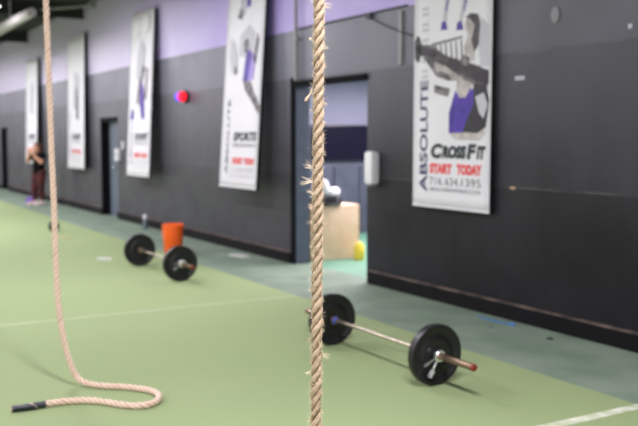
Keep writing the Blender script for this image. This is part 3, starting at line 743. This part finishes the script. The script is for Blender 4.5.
def rope_mesh(name, path, R, pitch, parent, m, nseg, step, rough):
    """three twisted strands with yarn grooves, following the path from the bottom upwards"""
    a_ = R*.50; c_ = R*.52
    path = resample(path, step); fr = frames(path)
    bm = bmesh.new(); lay = bm.verts.layers.float.new('crease_ao')
    for s in range(3):
        prev = None
        for i, (p, T, N_, B_) in enumerate(fr):
            dist = i*step
            th = 2*PI*(dist/pitch)+s*2*PI/3 + .25*noise.noise(Vector((dist*4, s*3., 1)))
            rad = N_*math.cos(th)+B_*math.sin(th)
            tang = B_*math.cos(th)-N_*math.sin(th)
            rr = c_*(1+.16*noise.noise(Vector((dist*9, s*7.3, 4))))
            cen = p+rad*rr
            # cross-section in plane normal to the strand direction
            sd = (T*pitch+tang*2*PI*c_).normalized()
            v2 = sd.cross(rad).normalized()
            ring = []
            aa = a_*(1+.14*noise.noise(Vector((dist*14, s*5., 9))))
            for k in range(nseg):
                ph = 2*PI*k/nseg
                yarn = ph*5-dist/pitch*2*PI*5.5
                g_ = abs(math.sin(yarn*.5))**.6
                nz_ = noise.noise(Vector((math.cos(ph)*3+s*9, math.sin(ph)*3, dist*70)))+.6*noise.noise(Vector((math.cos(ph)*8+s*9, math.sin(ph)*8, dist*260)))
                q = aa*(1-rough*.09+rough*.09*g_+rough*.12*nz_)
                v = bm.verts.new(cen+rad*math.cos(ph)*q+v2*math.sin(ph)*q*1.04)
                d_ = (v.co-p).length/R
                v[lay] = max(0, min(1, (d_-.30)/.72))*.75+.1*(g_-.5)*rough+.22*nz_*rough  # inner creases get a darker value as painted occlusion, plus fibre noise
                ring.append(v)
            if prev:
                for k in range(nseg): bm.faces.new((prev[k], prev[(k+1) % nseg], ring[(k+1) % nseg], ring[k]))
            else: bm.faces.new(ring[::-1])
            prev = ring
        bm.faces.new(prev)
    for f_ in bm.faces: f_.smooth = True
    me = bpy.data.meshes.new(name); bm.to_mesh(me); bm.free(); me.materials.append(m)
    o = bpy.data.objects.new(name, me); COL.objects.link(o); o.parent = parent
    return o, fr
def hair(b, p, d, ln, r, curl=.5):
    pts = [Vector(p)]; d = d.normalized(); seg = 4
    side = d.orthogonal().normalized()*random.uniform(-1, 1)+d.cross(d.orthogonal()).normalized()*random.uniform(-1, 1)
    for i in range(seg):
        d = (d+side*curl*random.uniform(.1, .5)).normalized(); pts.append(pts[-1]+d*ln/seg)
    b.tube(pts, [r, r, r*.8, r*.6, r*.25], 3, cap=False)

cr = Vector((math.sin(yaw), math.cos(yaw), 0)); cu_ = Vector((0, 0, 1))
# central rope
bx, by = -2.765, -4.397
lean = Vector((-.0665/1.5, .045/1.5, 1))*1
zs = [.22, .8, 1.5, 2.3, 3.2, 4.1, 4.93]
P0 = Vector((bx, by, 1.5)); slope = Vector((-2.812+2.704, -4.363+4.439, 2.293-.76)).normalized(); slope = slope/slope.z
path = catmull([P0+slope*(z-1.5) for z in zs], 40)
t = thing('climbing_rope', 'frayed tan climbing rope hanging in sharp focus in the foreground', 'rope', path[0])
inv = -path[0]
loc = [p+inv for p in path]
R1 = .0205
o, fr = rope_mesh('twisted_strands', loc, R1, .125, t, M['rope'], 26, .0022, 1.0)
MB().tube([loc[0]-Vector((0, 0, .012)), loc[0], loc[0]+slope*.13], [R1*.95, R1*1.04, R1*1.04], 20).build('end_wrap', M['tape'], t)
hb = MB(); hz = (.75, 2.35)
def at_z(z, ang):
    p = P0+slope*(z-1.5)+inv
    e = cr*math.cos(ang)-Vector((fwd.x, fwd.y, 0)).normalized()*math.sin(ang)   # ang 0 = right, 90 deg = toward the viewer
    return p, e
for i in range(2600):      # fine fuzz
    z = random.uniform(.6, 2.6); an = random.uniform(0, 2*PI); p, e = at_z(z, an)
    hair(hb, p+e*R1*.93, e*random.uniform(.3, 1)+cu_*random.uniform(-1.2, 1.2)+e.cross(cu_)*random.uniform(-1, 1), random.uniform(.006, .02), random.uniform(.00022, .00045))
hf = MB()
def tuft(z, an, n, ln, r, up, spread=.3):
    p, e = at_z(z, an)
    for i in range(n):
        st = p+e*R1*.8+cu_*random.uniform(-.006, .006)
        hair(hf, st, e+cu_*up+Vector((random.uniform(-1, 1), random.uniform(-1, 1), random.uniform(-1, 1)))*spread, ln*random.uniform(.6, 1.1), r, .45)
def zpix(y): return 1.5+(213+7.5-y)*.0036   # heights along the rope read off the photo's scale at this distance
for y, side, n, ln, up in [(5, 0, 14, .017, -.3), (40, PI, 12, .012, .2), (48, 0, 12, .013, .0), (57, PI/2.2, 8, .012, .5), (66, 0, 8, .010, -.4), (90, PI, 10, .010, -.2), (103, 0, 12, .012, -.8),
                           (124, 0, 8, .010, .4), (112, PI, 10, .011, .3), (152, 0, 8, .009, -.6), (168, PI, 12, .022, .35), (181, PI, 12, .030, -.05), (193, PI, 10, .016, .2), (209, PI, 10, .014, .6),
                           (223, PI, 12, .014, .1), (225, 0, 5, .018, -.2), (247, PI, 6, .009, .0), (254, 0, 4, .016, -.7), (281, PI, 8, .010, .5), (291, PI, 8, .010, -.1), (312, PI, 8, .009, .3), (325, 0, 10, .010, .3),
                           (334, 0, 10, .013, .9), (355, 0, 14, .020, -.2), (340, PI, 10, .012, -.3), (373, PI, 12, .014, -.3), (396, PI, 8, .012, .8), (411, 0, 8, .010, -.5), (421, PI, 8, .01, .2)]:
    tuft(zpix(y), side+random.uniform(-.3, .3), n, ln*1.9, .00055, up, .4)
for i in range(260):
    tuft(random.uniform(.6, 2.6), random.uniform(0, 2*PI), 6, random.uniform(.006, .015), .0006, random.uniform(-.8, .8), .5)
# loose yarn hanging out at the left
p, e = at_z(zpix(84), PI)
for i in range(26):
    j = Vector((random.uniform(-1, 1), random.uniform(-1, 1), random.uniform(-1, 1)))*.0016
    pts = [p+e*R1*.75+j, p+e*(R1*1.10)+cu_*-.014+j, p+e*(R1*1.35)+cu_*-.032+j, p+e*(R1*1.9)-cu_*.048+j*2, p+e*(R1*2.3)-cu_*(.054+random.uniform(0, .008))+j*3]
    hf.tube(pts, [.0008, .0009, .0008, .0006, .0003], 4, cap=False)
fz = hb.build('surface_fuzz', M['fiber'], t, nrm=False); fz['kind'] = 'stuff'
ff = hf.build('frayed_tufts', M['fiber'], t, nrm=False); ff['kind'] = 'stuff'
# top eye fixing
MB().tube([path[-1]+inv, path[-1]+inv+Vector((0, 0, .015))], .05, 16).build('ceiling_mount', M['steel'], t)

# left rope: coil on the turf, then up
R2 = .0225
Z2 = .0228
pts2 = [(-5.923, -4.883, Z2), (-5.915, -4.783, Z2), (-5.918, -4.678, Z2), (-5.92, -4.572, Z2), (-5.899, -4.477, Z2), (-5.853, -4.388, Z2), (-5.768, -4.31, Z2),
        (-5.663, -4.24, Z2), (-5.585, -4.164, Z2), (-5.562, -4.082, Z2), (-5.614, -4.0, Z2), (-5.720, -3.945, Z2), (-5.847, -3.945, Z2), (-5.96, -4.005, Z2), (-6.081, -4.108, Z2),
        (-6.147, -4.197, Z2), (-6.225, -4.27, .026), (-6.285, -4.325, .042), (-6.327, -4.358, .082), (-6.356, -4.388, .176), (-6.378, -4.409, .27), (-6.403, -4.428, .407), (-6.433, -4.444, .624),
        (-6.469, -4.444, .984), (-6.501, -4.440, 1.345), (-6.537, -4.438, 1.706), (-6.571, -4.433, 2.067), (-6.603, -4.430, 2.428), (-6.637, -4.426, 2.789), (-6.84, -4.40, 4.93)]
path = catmull([Vector(p) for p in pts2], 16)
t = thing('climbing_rope', 'pale climbing rope at the left, its black wrapped end lying on the turf', 'rope', (-5.9, -4.3, 0))
inv = Vector((5.9, 4.3, 0))
loc = [p+inv for p in path]
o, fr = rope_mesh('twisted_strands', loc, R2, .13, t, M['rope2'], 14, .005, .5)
MB().tube([p[0]-p[1]*.0 for p in fr[:44]], R2*1.04, 18).build('end_wrap', M['tape'], t)['label'] = 'black wrapped rope end'
b = MB()
for k in range(9):      # raised ridges of the strands under the wrap
    b.tube([fr[2+k*4+j][0]+(fr[0][2]*math.cos(q)+fr[0][3]*math.sin(q))*R2*1.02 for j, q in enumerate([.35*v for v in range(7)])], .003, 6)
b.build('wrap_ridge', M['tape'], t)
MB().tube([loc[-1], loc[-1]+Vector((0, 0, .015))], .05, 16).build('ceiling_mount', M['steel'], t)
